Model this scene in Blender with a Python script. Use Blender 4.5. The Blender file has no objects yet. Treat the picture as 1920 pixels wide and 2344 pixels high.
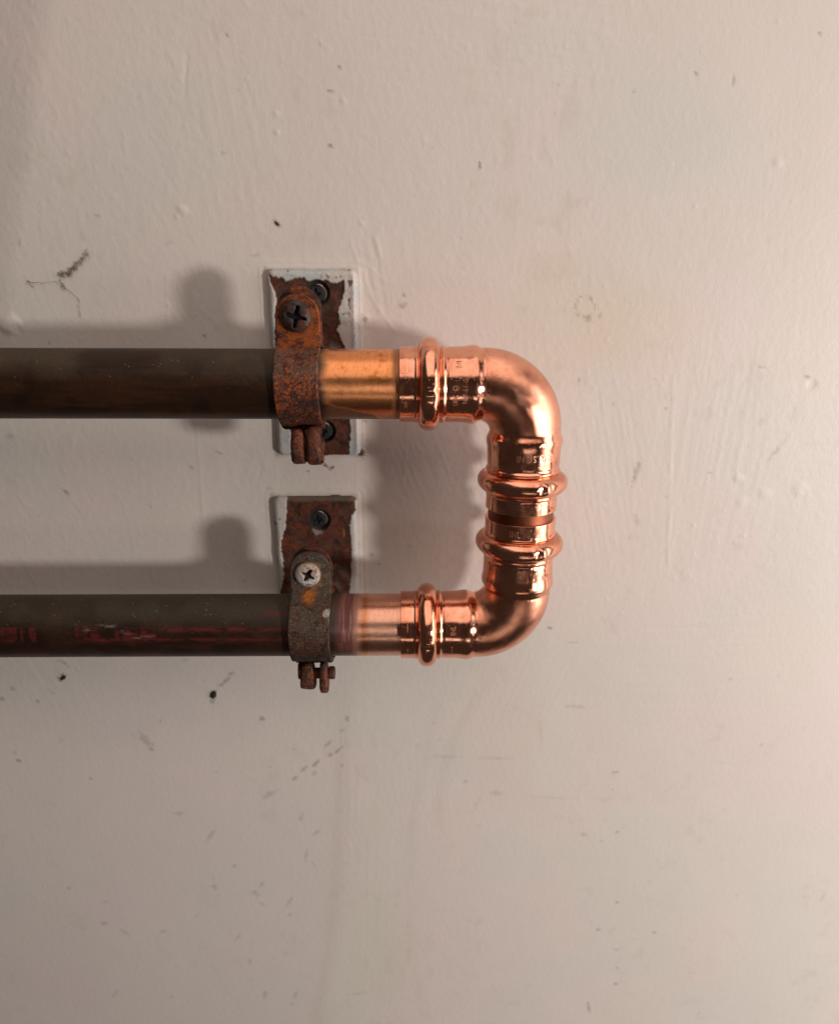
import bpy, math
import numpy as np
from mathutils import Matrix, Vector

# ------------------------------------------------------------------ camera
# World in metres; the wall face is the plane y = 0, the viewer stands at y < 0.
# All tables below are in millimetres: x right, h = height off the wall, z up.
SC = bpy.context.scene
CAM_D, PITCH, YAW, ROLL, FOC = 242.0, math.radians(17.5), math.radians(1.0), math.radians(0.25), 1500.0
Fv = np.array([math.sin(YAW)*math.cos(PITCH), math.cos(YAW)*math.cos(PITCH), -math.sin(PITCH)])
Rv = np.array([math.cos(YAW), -math.sin(YAW), 0.0]); Uv = np.cross(Rv, Fv)
R2 = math.cos(ROLL)*Rv + math.sin(ROLL)*Uv; U2 = -math.sin(ROLL)*Rv + math.cos(ROLL)*Uv
cam = bpy.data.objects.new('camera', bpy.data.cameras.new('camera'))
SC.collection.objects.link(cam)
cam.matrix_world = Matrix(((R2[0], U2[0], -Fv[0], 0), (R2[1], U2[1], -Fv[1], -CAM_D/1000),
                           (R2[2], U2[2], -Fv[2], 0), (0, 0, 0, 1)))
cam.data.sensor_fit = 'HORIZONTAL'; cam.data.sensor_width = 36.0
cam.data.lens = 36.0*FOC/1920.0
cam.data.clip_start = 0.005; cam.data.clip_end = 50
cam.data.dof.use_dof = True; cam.data.dof.focus_distance = 0.214; cam.data.dof.aperture_fstop = 28.1/2.0
SC.camera = cam

# ------------------------------------------------------------------ light
world = bpy.data.worlds.new('World'); SC.world = world; world.use_nodes = True
bg = world.node_tree.nodes['Background']
bg.inputs[0].default_value = (1.0, 0.78, 0.68, 1); bg.inputs[1].default_value = 0.036
def lamp(name, kind, loc, target, energy, color, **kw):
    d = bpy.data.lights.new(name, kind); d.energy = energy; d.color = color
    for k, v in kw.items(): setattr(d, k, v)
    o = bpy.data.objects.new(name, d); SC.collection.objects.link(o); o.location = loc
    o.rotation_euler = (Vector(target)-Vector(loc)).to_track_quat('-Z', 'Y').to_euler()
    return o
lamp('key_lamp', 'POINT', (0.69, -0.58, -0.135), (0, 0, -0.06), 16.4, (1.0, 0.935, 0.88), shadow_soft_size=0.046)
lamp('side_glow', 'AREA', (0.66, -0.24, -0.10), (0.0, -0.03, -0.12), 2.7, (1.0, 0.95, 0.92), shape='RECTANGLE', size=0.26, size_y=0.9)
lamp('ceiling_glow', 'AREA', (0.10, -0.42, 0.66), (0.0, -0.03, -0.05), 3.4, (1.0, 0.85, 0.76), shape='RECTANGLE', size=1.0, size_y=0.92)
lamp('low_lamp', 'AREA', (0.12, -0.55, -0.38), (0.0, -0.03, -0.08), 0.12, (1.0, 0.90, 0.82), shape='RECTANGLE', size=0.35, size_y=0.04)
SC.view_settings.view_transform = 'Standard'; SC.view_settings.look = 'None'
SC.view_settings.exposure = 0.12; SC.view_settings.gamma = 1
SC.render.engine = 'CYCLES'

# ------------------------------------------------------------------ helpers
RNG = np.random.RandomState(7)
T2 = RNG.rand(256, 256); T3 = RNG.rand(64, 64, 64)
def sm(t): return t*t*(3-2*t)
def n2(x, y, s=0):
    x = np.asarray(x, float)+s*17.31; y = np.asarray(y, float)+s*9.77
    xi = np.floor(x).astype(int); yi = np.floor(y).astype(int); fx = sm(x-xi); fy = sm(y-yi)
    a, b, c, d = xi % 256, (xi+1) % 256, yi % 256, (yi+1) % 256
    return (T2[a, c]*(1-fx)+T2[b, c]*fx)*(1-fy)+(T2[a, d]*(1-fx)+T2[b, d]*fx)*fy
def f2(x, y, s=0, o=4):
    r = 0; t = 0
    for k in range(o): r = r+n2(x*2**k, y*2**k, s+k)/2**k; t += 1/2**k
    return r/t
def n3(p, sc, s=0):
    p = p*sc+s*5.13; i = np.floor(p).astype(int); f = sm(p-i); r = 0
    for dx in (0, 1):
        for dy in (0, 1):
            for dz in (0, 1):
                w = (f[..., 0] if dx else 1-f[..., 0])*(f[..., 1] if dy else 1-f[..., 1])*(f[..., 2] if dz else 1-f[..., 2])
                r = r+w*T3[(i[..., 0]+dx) % 64, (i[..., 1]+dy) % 64, (i[..., 2]+dz) % 64]
    return r
def f3(p, sc, s=0, o=4):
    r = 0; t = 0
    for k in range(o): r = r+n3(p, sc*2**k, s+k)/2**k; t += 1/2**k
    return r/t
def ss(a, b, x): return sm(np.clip((x-a)/(b-a), 0, 1))
def mixc(c, k, m):
    k = np.asarray(k, float)
    return c*(1-m[..., None])+k*m[..., None]
def solid(shape, c): return np.broadcast_to(np.asarray(c, float), shape+(3,)).copy()
def at(px, py, h=0.0):
    """place on the plane h millimetres off the wall that a photograph point shows: (x, z) in mm"""
    px = np.asarray(px, float); py = np.asarray(py, float)
    d = [Fv[k]-0*px+(px-960)/FOC*R2[k]-(py-1172)/FOC*U2[k] for k in range(3)]
    t = (CAM_D-h)/d[1]
    return t*d[0], t*d[2]

ORI = {}
def link(o, parent, c):
    """c = origin in mm (x,h,z) -> placed relative to the parent's origin"""
    w = Vector((c[0], -c[1], c[2]))/1000.0; ORI[o.name] = w
    o.location = w-(ORI[parent.name] if parent else Vector((0, 0, 0)))
    SC.collection.objects.link(o)
    if parent: o.parent = parent
    return o
def thing(name, loc, label, cat, group=None):
    o = bpy.data.objects.new(name, None); o.empty_display_size = 0.005
    link(o, None, loc); o['label'] = label; o['category'] = cat
    if group: o['group'] = group
    return o
def mesh(name, V, F, mat, parent=None, attrs=None, smooth=True, label=None):
    """V (n,3) in mm as (x,h,z), F (m,k) same-size faces"""
    V = np.asarray(V, float).reshape(-1, 3); c = (V.min(0)+V.max(0))/2
    W = (V-c)*np.array([1, -1, 1])/1000.0
    me = bpy.data.meshes.new(name)
    Fs = F if isinstance(F, list) else [F]
    Fs = [np.asarray(f)[:, ::-1] for f in Fs if len(f)]
    me.vertices.add(len(W)); me.vertices.foreach_set('co', W.ravel().astype(np.float32))
    tot = np.concatenate([np.full(len(f), f.shape[1]) for f in Fs])
    idx = np.concatenate([f.ravel() for f in Fs])
    me.loops.add(len(idx)); me.loops.foreach_set('vertex_index', idx.astype(np.int32))
    me.polygons.add(len(tot)); me.polygons.foreach_set('loop_start', (np.cumsum(tot)-tot).astype(np.int32))
    me.polygons.foreach_set('use_smooth', np.full(len(tot), smooth))
    for k, a in (attrs or {}).items():
        a = np.asarray(a, np.float32)
        if a.ndim >= 2 and a.shape[-1] == 3:
            a = a.reshape(-1, 3); at_ = me.attributes.new(k, 'FLOAT_COLOR', 'POINT')
            at_.data.foreach_set('color', np.concatenate([np.clip(a, 0, 1), np.ones((len(a), 1), np.float32)], 1).ravel())
        else:
            at_ = me.attributes.new(k, 'FLOAT', 'POINT'); at_.data.foreach_set('value', a.ravel())
    me.update(calc_edges=True); me.materials.append(mat)
    o = bpy.data.objects.new(name, me); link(o, parent, c)
    if label: o['label'] = label
    return o
def gridF(nu, nv, cu=False, cv=False):
    I = np.arange(nu*nv).reshape(nu, nv)
    if cu: I = np.concatenate([I, I[:1]], 0)
    if cv: I = np.concatenate([I, I[:, :1]], 1)
    return np.stack([I[:-1, :-1], I[1:, :-1], I[1:, 1:], I[:-1, 1:]], -1).reshape(-1, 4)

# ------------------------------------------------------------------ materials
def mat_new(name):
    m = bpy.data.materials.new(name); m.use_nodes = True
    return m, m.node_tree.nodes, m.node_tree.links, m.node_tree.nodes['Principled BSDF']
def noise(N, L, scale, detail=4, rough=.55, stretch=None, dist=0):
    t = N.new('ShaderNodeTexCoord'); n = N.new('ShaderNodeTexNoise')
    n.inputs['Scale'].default_value = scale; n.inputs['Detail'].default_value = detail
    n.inputs['Roughness'].default_value = rough; n.inputs['Distortion'].default_value = dist
    if stretch:
        mp = N.new('ShaderNodeMapping'); mp.inputs['Scale'].default_value = stretch
        L.new(t.outputs['Object'], mp.inputs[0]); L.new(mp.outputs[0], n.inputs['Vector'])
    else: L.new(t.outputs['Object'], n.inputs['Vector'])
    return n.outputs['Fac']
def bump(N, L, B, srcs):
    prev = None
    for src, strength, dist in srcs:
        b = N.new('ShaderNodeBump'); b.inputs['Strength'].default_value = strength; b.inputs['Distance'].default_value = dist
        L.new(src, b.inputs['Height'])
        if prev: L.new(prev, b.inputs['Normal'])
        prev = b.outputs[0]
    L.new(prev, B.inputs['Normal'])
def ramp(N, L, src, a, b, lo, hi):
    r = N.new('ShaderNodeMapRange'); r.inputs['From Min'].default_value = a; r.inputs['From Max'].default_value = b
    r.inputs['To Min'].default_value = lo; r.inputs['To Max'].default_value = hi
    L.new(src, r.inputs[0]); return r.outputs[0]
def attr_mat(name, bumps, rough=None, metal=None, spec=0.5, var=0.0, varscale=900, ring=False):
    """colour, roughness and metalness are read from the mesh; grain and relief are procedural"""
    m, N, L, B = mat_new(name)
    a = N.new('ShaderNodeAttribute'); a.attribute_name = 'col'
    if var:
        mx = N.new('ShaderNodeMix'); mx.data_type = 'RGBA'; mx.blend_type = 'MULTIPLY'; mx.inputs[0].default_value = 1
        v = ramp(N, L, noise(N, L, varscale, 5, .7), .3, .7, 1-var, 1+var)
        cb = N.new('ShaderNodeCombineColor')
        for k in range(3): L.new(v, cb.inputs[k])
        L.new(a.outputs['Color'], mx.inputs['A']); L.new(cb.outputs[0], mx.inputs['B'])
        L.new(mx.outputs['Result'], B.inputs['Base Color'])
    else: L.new(a.outputs['Color'], B.inputs['Base Color'])
    if rough is None:
        r = N.new('ShaderNodeAttribute'); r.attribute_name = 'rough'; L.new(r.outputs['Fac'], B.inputs['Roughness'])
    else: B.inputs['Roughness'].default_value = rough
    if metal is None:
        r = N.new('ShaderNodeAttribute'); r.attribute_name = 'metal'; L.new(r.outputs['Fac'], B.inputs['Metallic'])
    else: B.inputs['Metallic'].default_value = metal
    if ring:
        tg = N.new('ShaderNodeTangent'); tg.direction_type = 'RADIAL'; tg.axis = 'X'; L.new(tg.outputs[0], B.inputs['Tangent'])
        B.inputs['Anisotropic'].default_value = .85; B.inputs['Anisotropic Rotation'].default_value = .25
    B.inputs['Specular IOR Level'].default_value = spec
    bump(N, L, B, [(noise(N, L, *q[0]), q[1], q[2]) for q in bumps])
    return m
def copper(name, r0, r1, big, fine, tint=(0.93, 0.50, 0.36), dull=(0.74, 0.33, 0.22), pit=0.0, ring=None, aniso=.75):
    m, N, L, B = mat_new(name)
    B.inputs['Metallic'].default_value = 1
    mx = N.new('ShaderNodeMix'); mx.data_type = 'RGBA'
    mx.inputs['A'].default_value = (*tint, 1); mx.inputs['B'].default_value = (*dull, 1)
    L.new(ramp(N, L, noise(N, L, 130, 6, .65, dist=.4), .45, .75, 0, 1), mx.inputs[0])
    L.new(mx.outputs['Result'], B.inputs['Base Color'])
    L.new(ramp(N, L, noise(N, L, 420, 6, .7), .3, .75, r0, r1), B.inputs['Roughness'])
    if ring:
        tg = N.new('ShaderNodeTangent'); tg.direction_type = 'RADIAL'; tg.axis = ring; L.new(tg.outputs[0], B.inputs['Tangent'])
        B.inputs['Anisotropic'].default_value = aniso; B.inputs['Anisotropic Rotation'].default_value = .25
    sr = [(noise(N, L, 130, 2), big, .0010), (noise(N, L, 3200, 4, .65), fine, .00012)]
    if pit: sr.append((ramp(N, L, noise(N, L, 1500, 3, .6), .62, .72, 0, 1), pit, .00012))
    bump(N, L, B, sr)
    return m
M_COPPER = {a: copper('new_copper_'+('level' if a == 'X' else 'upright'), .09, .22, .10, .16, tint=(.93, .430, .275), dull=(.60, .21, .125), ring=a, pit=.25) for a in 'XZ'}
M_BEND = copper('drawn_copper', .10, .20, .20, .60, tint=(.93, .430, .275), dull=(.60, .21, .125), pit=.22)
M_MARK = copper('stamped_copper', .30, .48, .3, .3, tint=(.95, .50, .34), dull=(.8, .36, .24))
M_PIPE = attr_mat('aged_pipe_metal', [((260, 3), .10, .0006), ((2600, 5, .7), .30, .0001)], var=.30, varscale=2200, spec=.25)
M_BRUSH = attr_mat('sanded_pipe_metal', [((1100, 4, .7, (7, .9, .9)), .30, .00012), ((2600, 4), .14, .0001)], var=.12, varscale=1500, ring=True)
M_RUST = attr_mat('rusty_steel', [((420, 6, .75), .7, .0007), ((2200, 5, .7), .8, .0003)], var=.60, varscale=2000)
M_PLATE = attr_mat('painted_rusty_plate', [((900, 5, .7), .35, .0003), ((3000, 3), .25, .0001)], var=.25, varscale=2000)
M_WALL = attr_mat('painted_plaster', [((420, 4, .6, (1.25, 1, .8)), .20, .0004), ((1300, 3, .6), .22, .0002)], rough=.50, metal=0, spec=.38, var=.012, varscale=60)
M_HEAD = attr_mat('corroded_screw', [((900, 5, .7), .5, .0004)], var=.35, varscale=1800)
def plain(name, c, r, metal=0):
    m, N, L, B = mat_new(name); B.inputs['Base Color'].default_value = (*c, 1)
    B.inputs['Roughness'].default_value = r; B.inputs['Metallic'].default_value = metal
    bump(N, L, B, [(noise(N, L, 1500, 4), .4, .0002)]); return m
M_WEB = plain('grey_dust', (.27, .22, .19), .9)
M_SOOT = plain('dark_debris', (.022, .017, .013), .8)

# ------------------------------------------------------------------ frame of the subject (mm)
ZU, ZL, XV, HP = -24.3, -110.1, 38.4, 28.0        # upper / lower pipe axis, vertical axis, axis height off the wall
RP = 11.1                                         # pipe radius
FACE = 41.2                                       # elbow centre to socket face
PL = {'upper': (-48.7, -17.6, -53.7, 11.8, ZU), 'lower': (-51.6, -19.6, -135.0, -69.5, ZL)}   # plates x0,x1,z0,z1

# ------------------------------------------------------------------ the wall
def wall():
    def axis(a, b, s, A, B):
        return np.concatenate([np.linspace(A, a-12, 14), [a-5], np.arange(a, b, s), [b+5], np.linspace(b+12, B, 14)])
    X = axis(-215, 228, .62, -900, 900); Z = axis(-362, 95, .62, -900, 700)
    x, z = np.meshgrid(X, Z, indexing='ij')
    inside = ss(-235, -215, x)*ss(245, 225, x)*ss(-385, -365, z)*ss(115, 95, z)
    h = np.zeros_like(x)
    # broad hand-plastered waves, roller stipple
    h += .55*(f2(x/70, z/70, 3, 2)-.5)+.10*(f2(x/16, z/20, 5, 2)-.5)
    stip = (f2(x/1.9+z/14, z/3.2, 11, 3)-.5)
    patch = .35+.65*ss(.35, .65, f2(x/38, z/48, 21, 3))
    lowsm = (.35+.65*ss(-150, -90, z))*(1-.4*ss(60, 110, x))
    h += .085*stip*patch*lowsm*inside
    h += .10*np.clip(f2(x/1.5, z/1.9, 31, 2)-.62, 0, 1)*lowsm*inside*2
    # brush strokes: (centre px, half sizes mm, angle of the stroke, amplitude, pitch)
    for (px, py, ax, az, ang, amp, pit) in ((1620, 1060, 22, 46, 88, .055, 1.0), (1400, 1080, 18, 42, 104, .055, .8), (1150, 90, 42, 17, -5, .07, .8),
                                            (1000, 1000, 22, 26, 112, .06, .8), (1830, 560, 22, 14, -4, .04, .8), (1800, 1150, 30, 30, 172, .025, 1.2),
                                            (520, 330, 14, 34, 99, .055, 1.6), (860, 620, 10, 16, 100, .12, 1.1), (1150, 1560, 26, 34, 70, .03, 1.2),
                                            (830, 1900, 10, 80, 87, .03, 1.5), (1600, 1500, 40, 40, 2, .035, 1.3), (110, 1530, 16, 20, 110, .05, .9)):
        cx, cz = at(px, py); a = math.radians(ang)
        u = (x-cx)*math.cos(a)+(z-cz)*math.sin(a); v = -(x-cx)*math.sin(a)+(z-cz)*math.cos(a)
        m = np.exp(-((x-cx)/ax)**4-((z-cz)/az)**4)
        h += amp*m*(f2(v/pit+.6*n2(u/25, v/9, 5), u/34, 41+px % 7, 3)-.5)*2
    # scar of brush edge beside the right-hand strokes, vertical seams, creases
    def line(p, q, w, amp, wob=.5):
        nonlocal h
        (ax, az), (bx, bz) = at(*p), at(*q); L = math.hypot(bx-ax, bz-az)
        u = ((x-ax)*(bx-ax)+(z-az)*(bz-az))/L; v = (-(x-ax)*(bz-az)+(z-az)*(bx-ax))/L+wob*(n2(u/9, u*0+L, 3)-.5)
        h += amp*np.exp(-(v/w)**2)*ss(-2, 2, u)*ss(L+2, L-2, u)*(.6+.8*n2(u/5, u*0, 9))
    line((1540, 865), (1528, 1300), .5, .07); line((448, 940), (468, 1230), .35, .10, .2); line((381, 620), (384, 745), .3, .07, .2)
    line((633, 1046), (632, 1135), .3, .08, .1); line((818, 1050), (816, 1132), .3, .09, .1); line((426, 130), (424, 215), .35, -.22, .6)
    line((835, 660), (905, 760), .5, .14, 2); line((800, 560), (850, 680), .5, .13, 1.5); line((828, 600), (880, 640), .5, .1, 1.5)
    line((595, 1075), (585, 1120), .3, -.12, 1.5); line((640, 1020), (596, 1040), .4, -.14, 2); line((680, 600), (735, 618), .4, -.12, 1.2)
    line((455, 700), (520, 760), .5, .06, 2); line((850, 540), (880, 600), .8, .16, 2)
    line((930, 960), (925, 1110), .4, .07, 1); line((1000, 1060), (1070, 960), .4, .06, 1)
    # paint run/dent left edge and small nibs
    for (px, py, r, amp) in ((22, 742, 3.6, .9), (38, 752, 1.6, -.5), (417, 481, 1.6, .35), (1780, 372, 1.3, .3), (632, 260, .8, .3), (785, 232, .7, .35), (634, 302, .7, .4),
                             (154, 350, .9, .3), (826, 512, .8, .3), (1700, 1150, 2.2, .2), (1830, 1120, 3.0, .25), (1860, 880, 1.8, -.3), (1690, 1095, 1.8, .3), (1750, 1130, 2.4, .2), (836, 730, 1.6, .4)):
        cx, cz = at(px, py); d = np.hypot(x-cx, (z-cz)*1.15)+.9*(n2(x/2, z/2, 8)-.5)
        h += amp*np.exp(-(d/r)**4)*.6
    rs = np.random.RandomState(3)
    for k in range(150):
        cx, cz = rs.uniform(-130, 140), rs.uniform(-140, 92); r = rs.uniform(.3, .6); a = rs.uniform(.06, .2)
        i0, i1 = np.searchsorted(X, [cx-2.5, cx+2.5]); j0, j1 = np.searchsorted(Z, [cz-2.5, cz+2.5])
        h[i0:i1, j0:j1] += a*np.exp(-((x[i0:i1, j0:j1]-cx)**2+(z[i0:i1, j0:j1]-cz)**2)/r**2)
    # wall bent back at top left, a made-up slope to darken that strip
    e0 = at(128, 0); e1 = at(52, 560)
    sx = e0[0]+(z-e0[1])*(e1[0]-e0[0])/(e1[1]-e0[1])
    d = np.clip(sx-x, 0, 40); h -= .15*(np.sqrt(d*d+45)-6.7)*ss(-60, 5, z)
    # ridge down the lower middle
    lx = at(800, 1560)[0]+(z-at(800, 1560)[1])*(at(715, 2340)[0]-at(800, 1560)[0])/(at(715, 2340)[1]-at(800, 1560)[1])
    lx = lx+4*np.sin(z/60); h += .26*ss(-9, 9, x-lx)*ss(-120, -170, z)
    # paint fillet round the two plates
    for k, (a, b, c, dd, _) in PL.items():
        dx = np.maximum(np.maximum(a-x, x-b), 0); dz = np.maximum(np.maximum(c-z, z-dd), 0); q = np.hypot(dx, dz)
        h += .45*np.exp(-(q/.9)**2)+.14*np.exp(-((q-2.3-.5*n2(x/4, z/4, 2))/.35)**2)*ss(.3, .5, n2(x/9, z/9, 6))
    h -= h[(x > -120) & (x < 120) & (z > -150) & (z < 60)].mean()
    # colour
    c = solid(x.shape, (.685, .612, .562))
    c = mixc(c, (.705, .602, .562), .55*ss(.45, .62, f2(x/46, z/60, 51, 2)))
    c = mixc(c, (.645, .615, .560), .50*ss(.50, .62, f2(x/52, z/50, 61, 2)))
    for (px, py, rx, rz, k, colr) in ((1500, 300, 34, 24, .45, (.61, .61, .56)), (1310, 740, 30, 26, .40, (.66, .57, .46)), (1150, 1640, 20, 40, .35, (.68, .57, .50)), (870, 2180, 16, 40, .35, (.60, .60, .48)),
                                      (1250, 610, 14, 6, .18, (.62, .54, .40)), (1460, 740, 26, 18, .3, (.66, .55, .42)), (990, 1220, 26, 22, .25, (.64, .55, .45)), (1040, 700, 50, 10, .18, (.70, .62, .50)),
                                      (250, 1500, 80, 60, .30, (.60, .55, .55))):
        cx, cz = at(px, py); q = np.sqrt(((x-cx)/rx)**2+((z-cz)/rz)**2)+.5*(f2(x/9, z/9, 71, 3)-.5)
        c = mixc(c, colr, k*ss(1.15, .5, q))
    c = mixc(c, (.40, .33, .25), .12*ss(.60, .80, f2(x/5, z/6, 81, 4))*ss(.5, .62, f2(x/30, z/30, 91, 2)))
    G, D, Bn, O, Tn = (.16, .14, .12), (.05, .042, .034), (.27, .19, .09), (.30, .10, .02), (.46, .37, .28)
    marks = [(30, 1577, 6, 6, 0, .7, G), (4, 1600, 7, 6, 0, .6, G), (86, 1605, 5, 4, 0, .6, G), (122, 1586, 5, 5, 0, .4, G), (514, 1561, 22, 5, 45, .7, G), (528, 1544, 8, 6, 30, .5, G),
             (485, 1606, 8, 7, 60, .6, G), (489, 1590, 14, 8, 75, .7, D),
             (600, 1645, 7, 7, 0, .75, G), (332, 1693, 26, 9, -52, .42, G), (347, 1716, 7, 5, 0, .5, G), (796, 1644, 8, 6, 45, .6, G), (783, 1671, 8, 5, 30, .5, G), (749, 1705, 13, 3.5, 50, .75, G),
             (774, 1718, 14, 4, 45, .75, G), (758, 1727, 8, 4, 30, .6, G), (722, 1749, 18, 4, 48, .75, G), (695, 1760, 12, 4, 48, .6, G), (719, 1771, 9, 3.5, 45, .5, G), (675, 1782, 11, 3.5, 42, .8, G),
             (783, 1752, 7, 4, 60, .5, G), (617, 1818, 22, 7, 35, .45, G), (689, 1870, 13, 6, 75, .45, G), (724, 1906, 14, 4, 40, .5, G), (701, 1959, 22, 4, 82, .6, G), (719, 1981, 16, 3, -70, .35, G),
             (409, 1862, 12, 6, 10, .45, G), (481, 1915, 20, 5, 55, .5, G), (536, 1984, 7, 4, 55, .5, G), (491, 2030, 9, 6, -80, .65, G), (487, 2008, 16, 3, -80, .35, G), (600, 2025, 10, 6, 55, .75, G),
             (586, 2047, 12, 6, -60, .5, G), (576, 2044, 9, 4, 60, .4, G), (600, 2070, 9, 4, -45, .4, G), (662, 2067, 18, 4, 62, .65, G), (664, 2096, 7, 5, 30, .5, G), (159, 2034, 7, 5, 0, .5, G),
             (243, 2065, 6, 5, 0, .5, G), (241, 2114, 9, 5, 0, .7, G), (285, 2133, 15, 5, -48, .4, G), (373, 2133, 14, 4, 40, .6, G), (545, 2146, 12, 4, 58, .5, G), (572, 2202, 9, 4, 72, .5, G),
             (265, 2274, 16, 4, 55, .5, G), (606, 2280, 14, 6, 80, .55, G), (676, 2278, 18, 4, 66, .55, G), (668, 2300, 6, 5, 0, .5, G), (819, 2274, 28, 4, 8, .35, G), (393, 2283, 5, 5, 0, .5, G),
             (33, 1724, 6, 5, 0, .4, G), (43, 1741, 6, 5, 0, .9, O), (207, 1783, 6, 4, 0, .4, G), (1257, 1438, 9, 4, 0, .85, G), (1311, 1471, 11, 3, 0, .4, G), (1320, 1618, 34, 4, -4, .28, G),
             (1130, 1735, 42, 5, -1, .35, Tn), (1020, 1732, 40, 6, 0, .35, Tn), (1237, 1676, 5, 55, 6, .30, Tn), (1065, 1789, 7, 5, 0, .45, G), (1137, 1815, 18, 7, 0, .28, G), (1264, 1826, 60, 4, -5, .28, Tn),
             (1090, 1842, 24, 4, 66, .28, Tn), (1336, 1909, 10, 6, 0, .3, G), (1411, 1768, 10, 3, 0, .55, G), (1402, 1808, 4, 4, 0, .45, G), (1411, 1904, 5, 4, 0, .5, G), (1412, 2065, 5, 4, 0, .5, G),
             (1410, 2174, 4, 4, 0, .5, G), (1412, 2215, 5, 4, 0, .5, G), (1407, 2252, 5, 4, 0, .65, G), (1369, 2129, 6, 5, 0, .45, G), (1685, 2050, 5, 4, 0, .35, G), (1347, 2307, 20, 4, -78, .5, G),
             (1881, 2055, 14, 3, 66, .35, G), (1497, 2134, 5, 4, 0, .45, G), (1346, 729, 6, 11, 20, .65, Bn), (1372, 724, 4, 7, -30, .5, Bn), (1455, 1083, 34, 6, 80, .60, Bn), (1462, 1070, 20, 3, 84, .5, Bn),
             (1457, 1186, 20, 5, -80, .32, Bn), (1780, 1028, 44, 6, 58, .38, (.45, .38, .38)), (1775, 1034, 16, 4, 58, .3, G), (1743, 840, 11, 3, -12, .45, G), (1848, 862, 8, 5, -25, .6, G), (1523, 935, 4, 3, 0, .6, G),
             (1403, 924, 5, 6, 0, .4, G), (1324, 869, 4, 6, 0, .5, G), (1623, 1083, 7, 3, 0, .4, G), (1743, 965, 8, 9, 0, .25, G), (1500, 868, 5, 3, 20, .4, Bn), (755, 208, 8, 3, -5, .7, D), (755, 333, 8, 3, -8, .7, D),
             (509, 349, 12, 2.5, 6, .35, G), (632, 509, 12, 5, -52, .85, D), (519, 79, 3, 3, 0, .7, G), (777, 153, 3, 3, 0, .9, D), (221, 492, 8, 3, -20, .4, G), (44, 553, 9, 3, 75, .5, G),
             (586, 583, 14, 3, 14, .3, G), (1593, 167, 9, 3, -42, .8, G), (1679, 185, 3, 14, 0, .65, Bn), (1098, 379, 3, 8, 0, .9, D), (1876, 75, 6, 3, -20, .6, G), (1056, 545, 3, 3, 0, .6, G),
             (24, 1000, 9, 8, 0, .35, G), (153, 1127, 9, 4, -50, .75, G), (468, 768, 4, 2.5, 0, .8, D), (111, 786, 3, 2.5, 0, .7, D), (502, 1037, 9, 3, -15, .5, G), (387, 555, 14, 3, 35, .3, G),
             (836, 730, 5, 6, 0, .95, D), (921, 700, 11, 8, 20, .55, G), (926, 676, 3, 4, 0, .6, G), (830, 962, 4, 3, 0, .85, D), (838, 965, 3, 3, 0, .8, D), (828, 995, 3.5, 3.5, 0, .9, D), (824, 1005, 4, 3.5, 0, .95, D),
             (842, 1008, 3, 2.5, 0, .8, D), (846, 1036, 12, 5, -45, .45, G), (704, 1079, 2.5, 2.5, 0, .7, D), (850, 1270, 7, 4, -30, .6, G), (868, 1292, 4, 3, 0, .7, D), (858, 1245, 4, 3, 0, .4, G),
             (150, 1520, 12, 4, -55, .45, G), (136, 1512, 9, 3, 20, .35, G), (560, 1330, 5, 4, 0, .3, G), (90, 1180, 8, 3, 30, .25, G), (300, 1050, 6, 3, 0, .22, G), (615, 1118, 7, 4, 40, .5, G),
             (425, 1510, 6, 4, 0, .3, G), (438, 1070, 6, 4, -50, .45, G), (345, 1160, 8, 3, -45, .3, G)]
    rs = np.random.RandomState(11)
    for k in range(90):   # small grime flecks, more of them low on the left
        px = rs.uniform(0, 1000) if k < 62 else rs.uniform(900, 1900)
        marks.append((px, rs.uniform(1510, 2340) if k % 3 else rs.uniform(20, 1300), rs.uniform(2, 6), rs.uniform(1.5, 3.5), rs.uniform(0, 90), rs.uniform(.15, .42), G))
    for (px, py, la, lb, ang, k, colr) in marks:
        cx, cz = at(px, py); s = (at(px+10, py)[0]-cx)/10; la *= s; lb *= s; R = max(la, lb)*2+1.5
        i0, i1 = np.searchsorted(X, [cx-R, cx+R]); j0, j1 = np.searchsorted(Z, [cz-R, cz+R])
        if i1 <= i0 or j1 <= j0: continue
        xs, zs = x[i0:i1, j0:j1]-cx, z[i0:i1, j0:j1]-cz; a = math.radians(ang)
        u = (xs*math.cos(a)+zs*math.sin(a))/max(la, .5); v = (-xs*math.sin(a)+zs*math.cos(a))/max(lb, .5)
        nn = n2((xs+cx)/.9, (zs+cz)/.9, 77)
        q = np.sqrt(u*u+v*v)+.9*(nn-.5)
        c[i0:i1, j0:j1] = mixc(c[i0:i1, j0:j1], colr, .85*k*ss(1.25, .45, q)*(.5+.7*n2((xs+cx)/.7, (zs+cz)/.7, 5)).clip(0, 1))
    c = mixc(c, (.50, .46, .39), .22*np.exp(-((x-lx)/3.0)**2)*ss(-135, -190, z))
    c = mixc(c, (.600, .560, .545), .40*ss(2, -14, x-lx)*ss(-150, -260, z))
    c = mixc(c, (.64, .625, .54), .45*np.exp(-((x-lx-16)/11)**2)*ss(-150, -280, z))
    for p, q, r, k in (((1150, 1510), (1060, 1650), (1010, 1900), .16), ((1010, 1600), (960, 1800), (975, 2340), .13), ((1180, 1620), (1120, 1640), (1090, 1600), .2)):
        zs_ = [at(*v)[1] for v in (p, q, r)]; co = np.polyfit(zs_, [at(*v)[0] for v in (p, q, r)], 2)
        c = mixc(c, (.50, .43, .36), k*np.exp(-((x-np.polyval(co, z)-1.5*(n2(z/8, z*0, 5)-.5))/2.4)**2)*(.4+.9*n2(z/14, z*0, 8))*ss(min(zs_)-3, min(zs_)+6, z)*ss(max(zs_)+3, max(zs_)-6, z))
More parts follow.
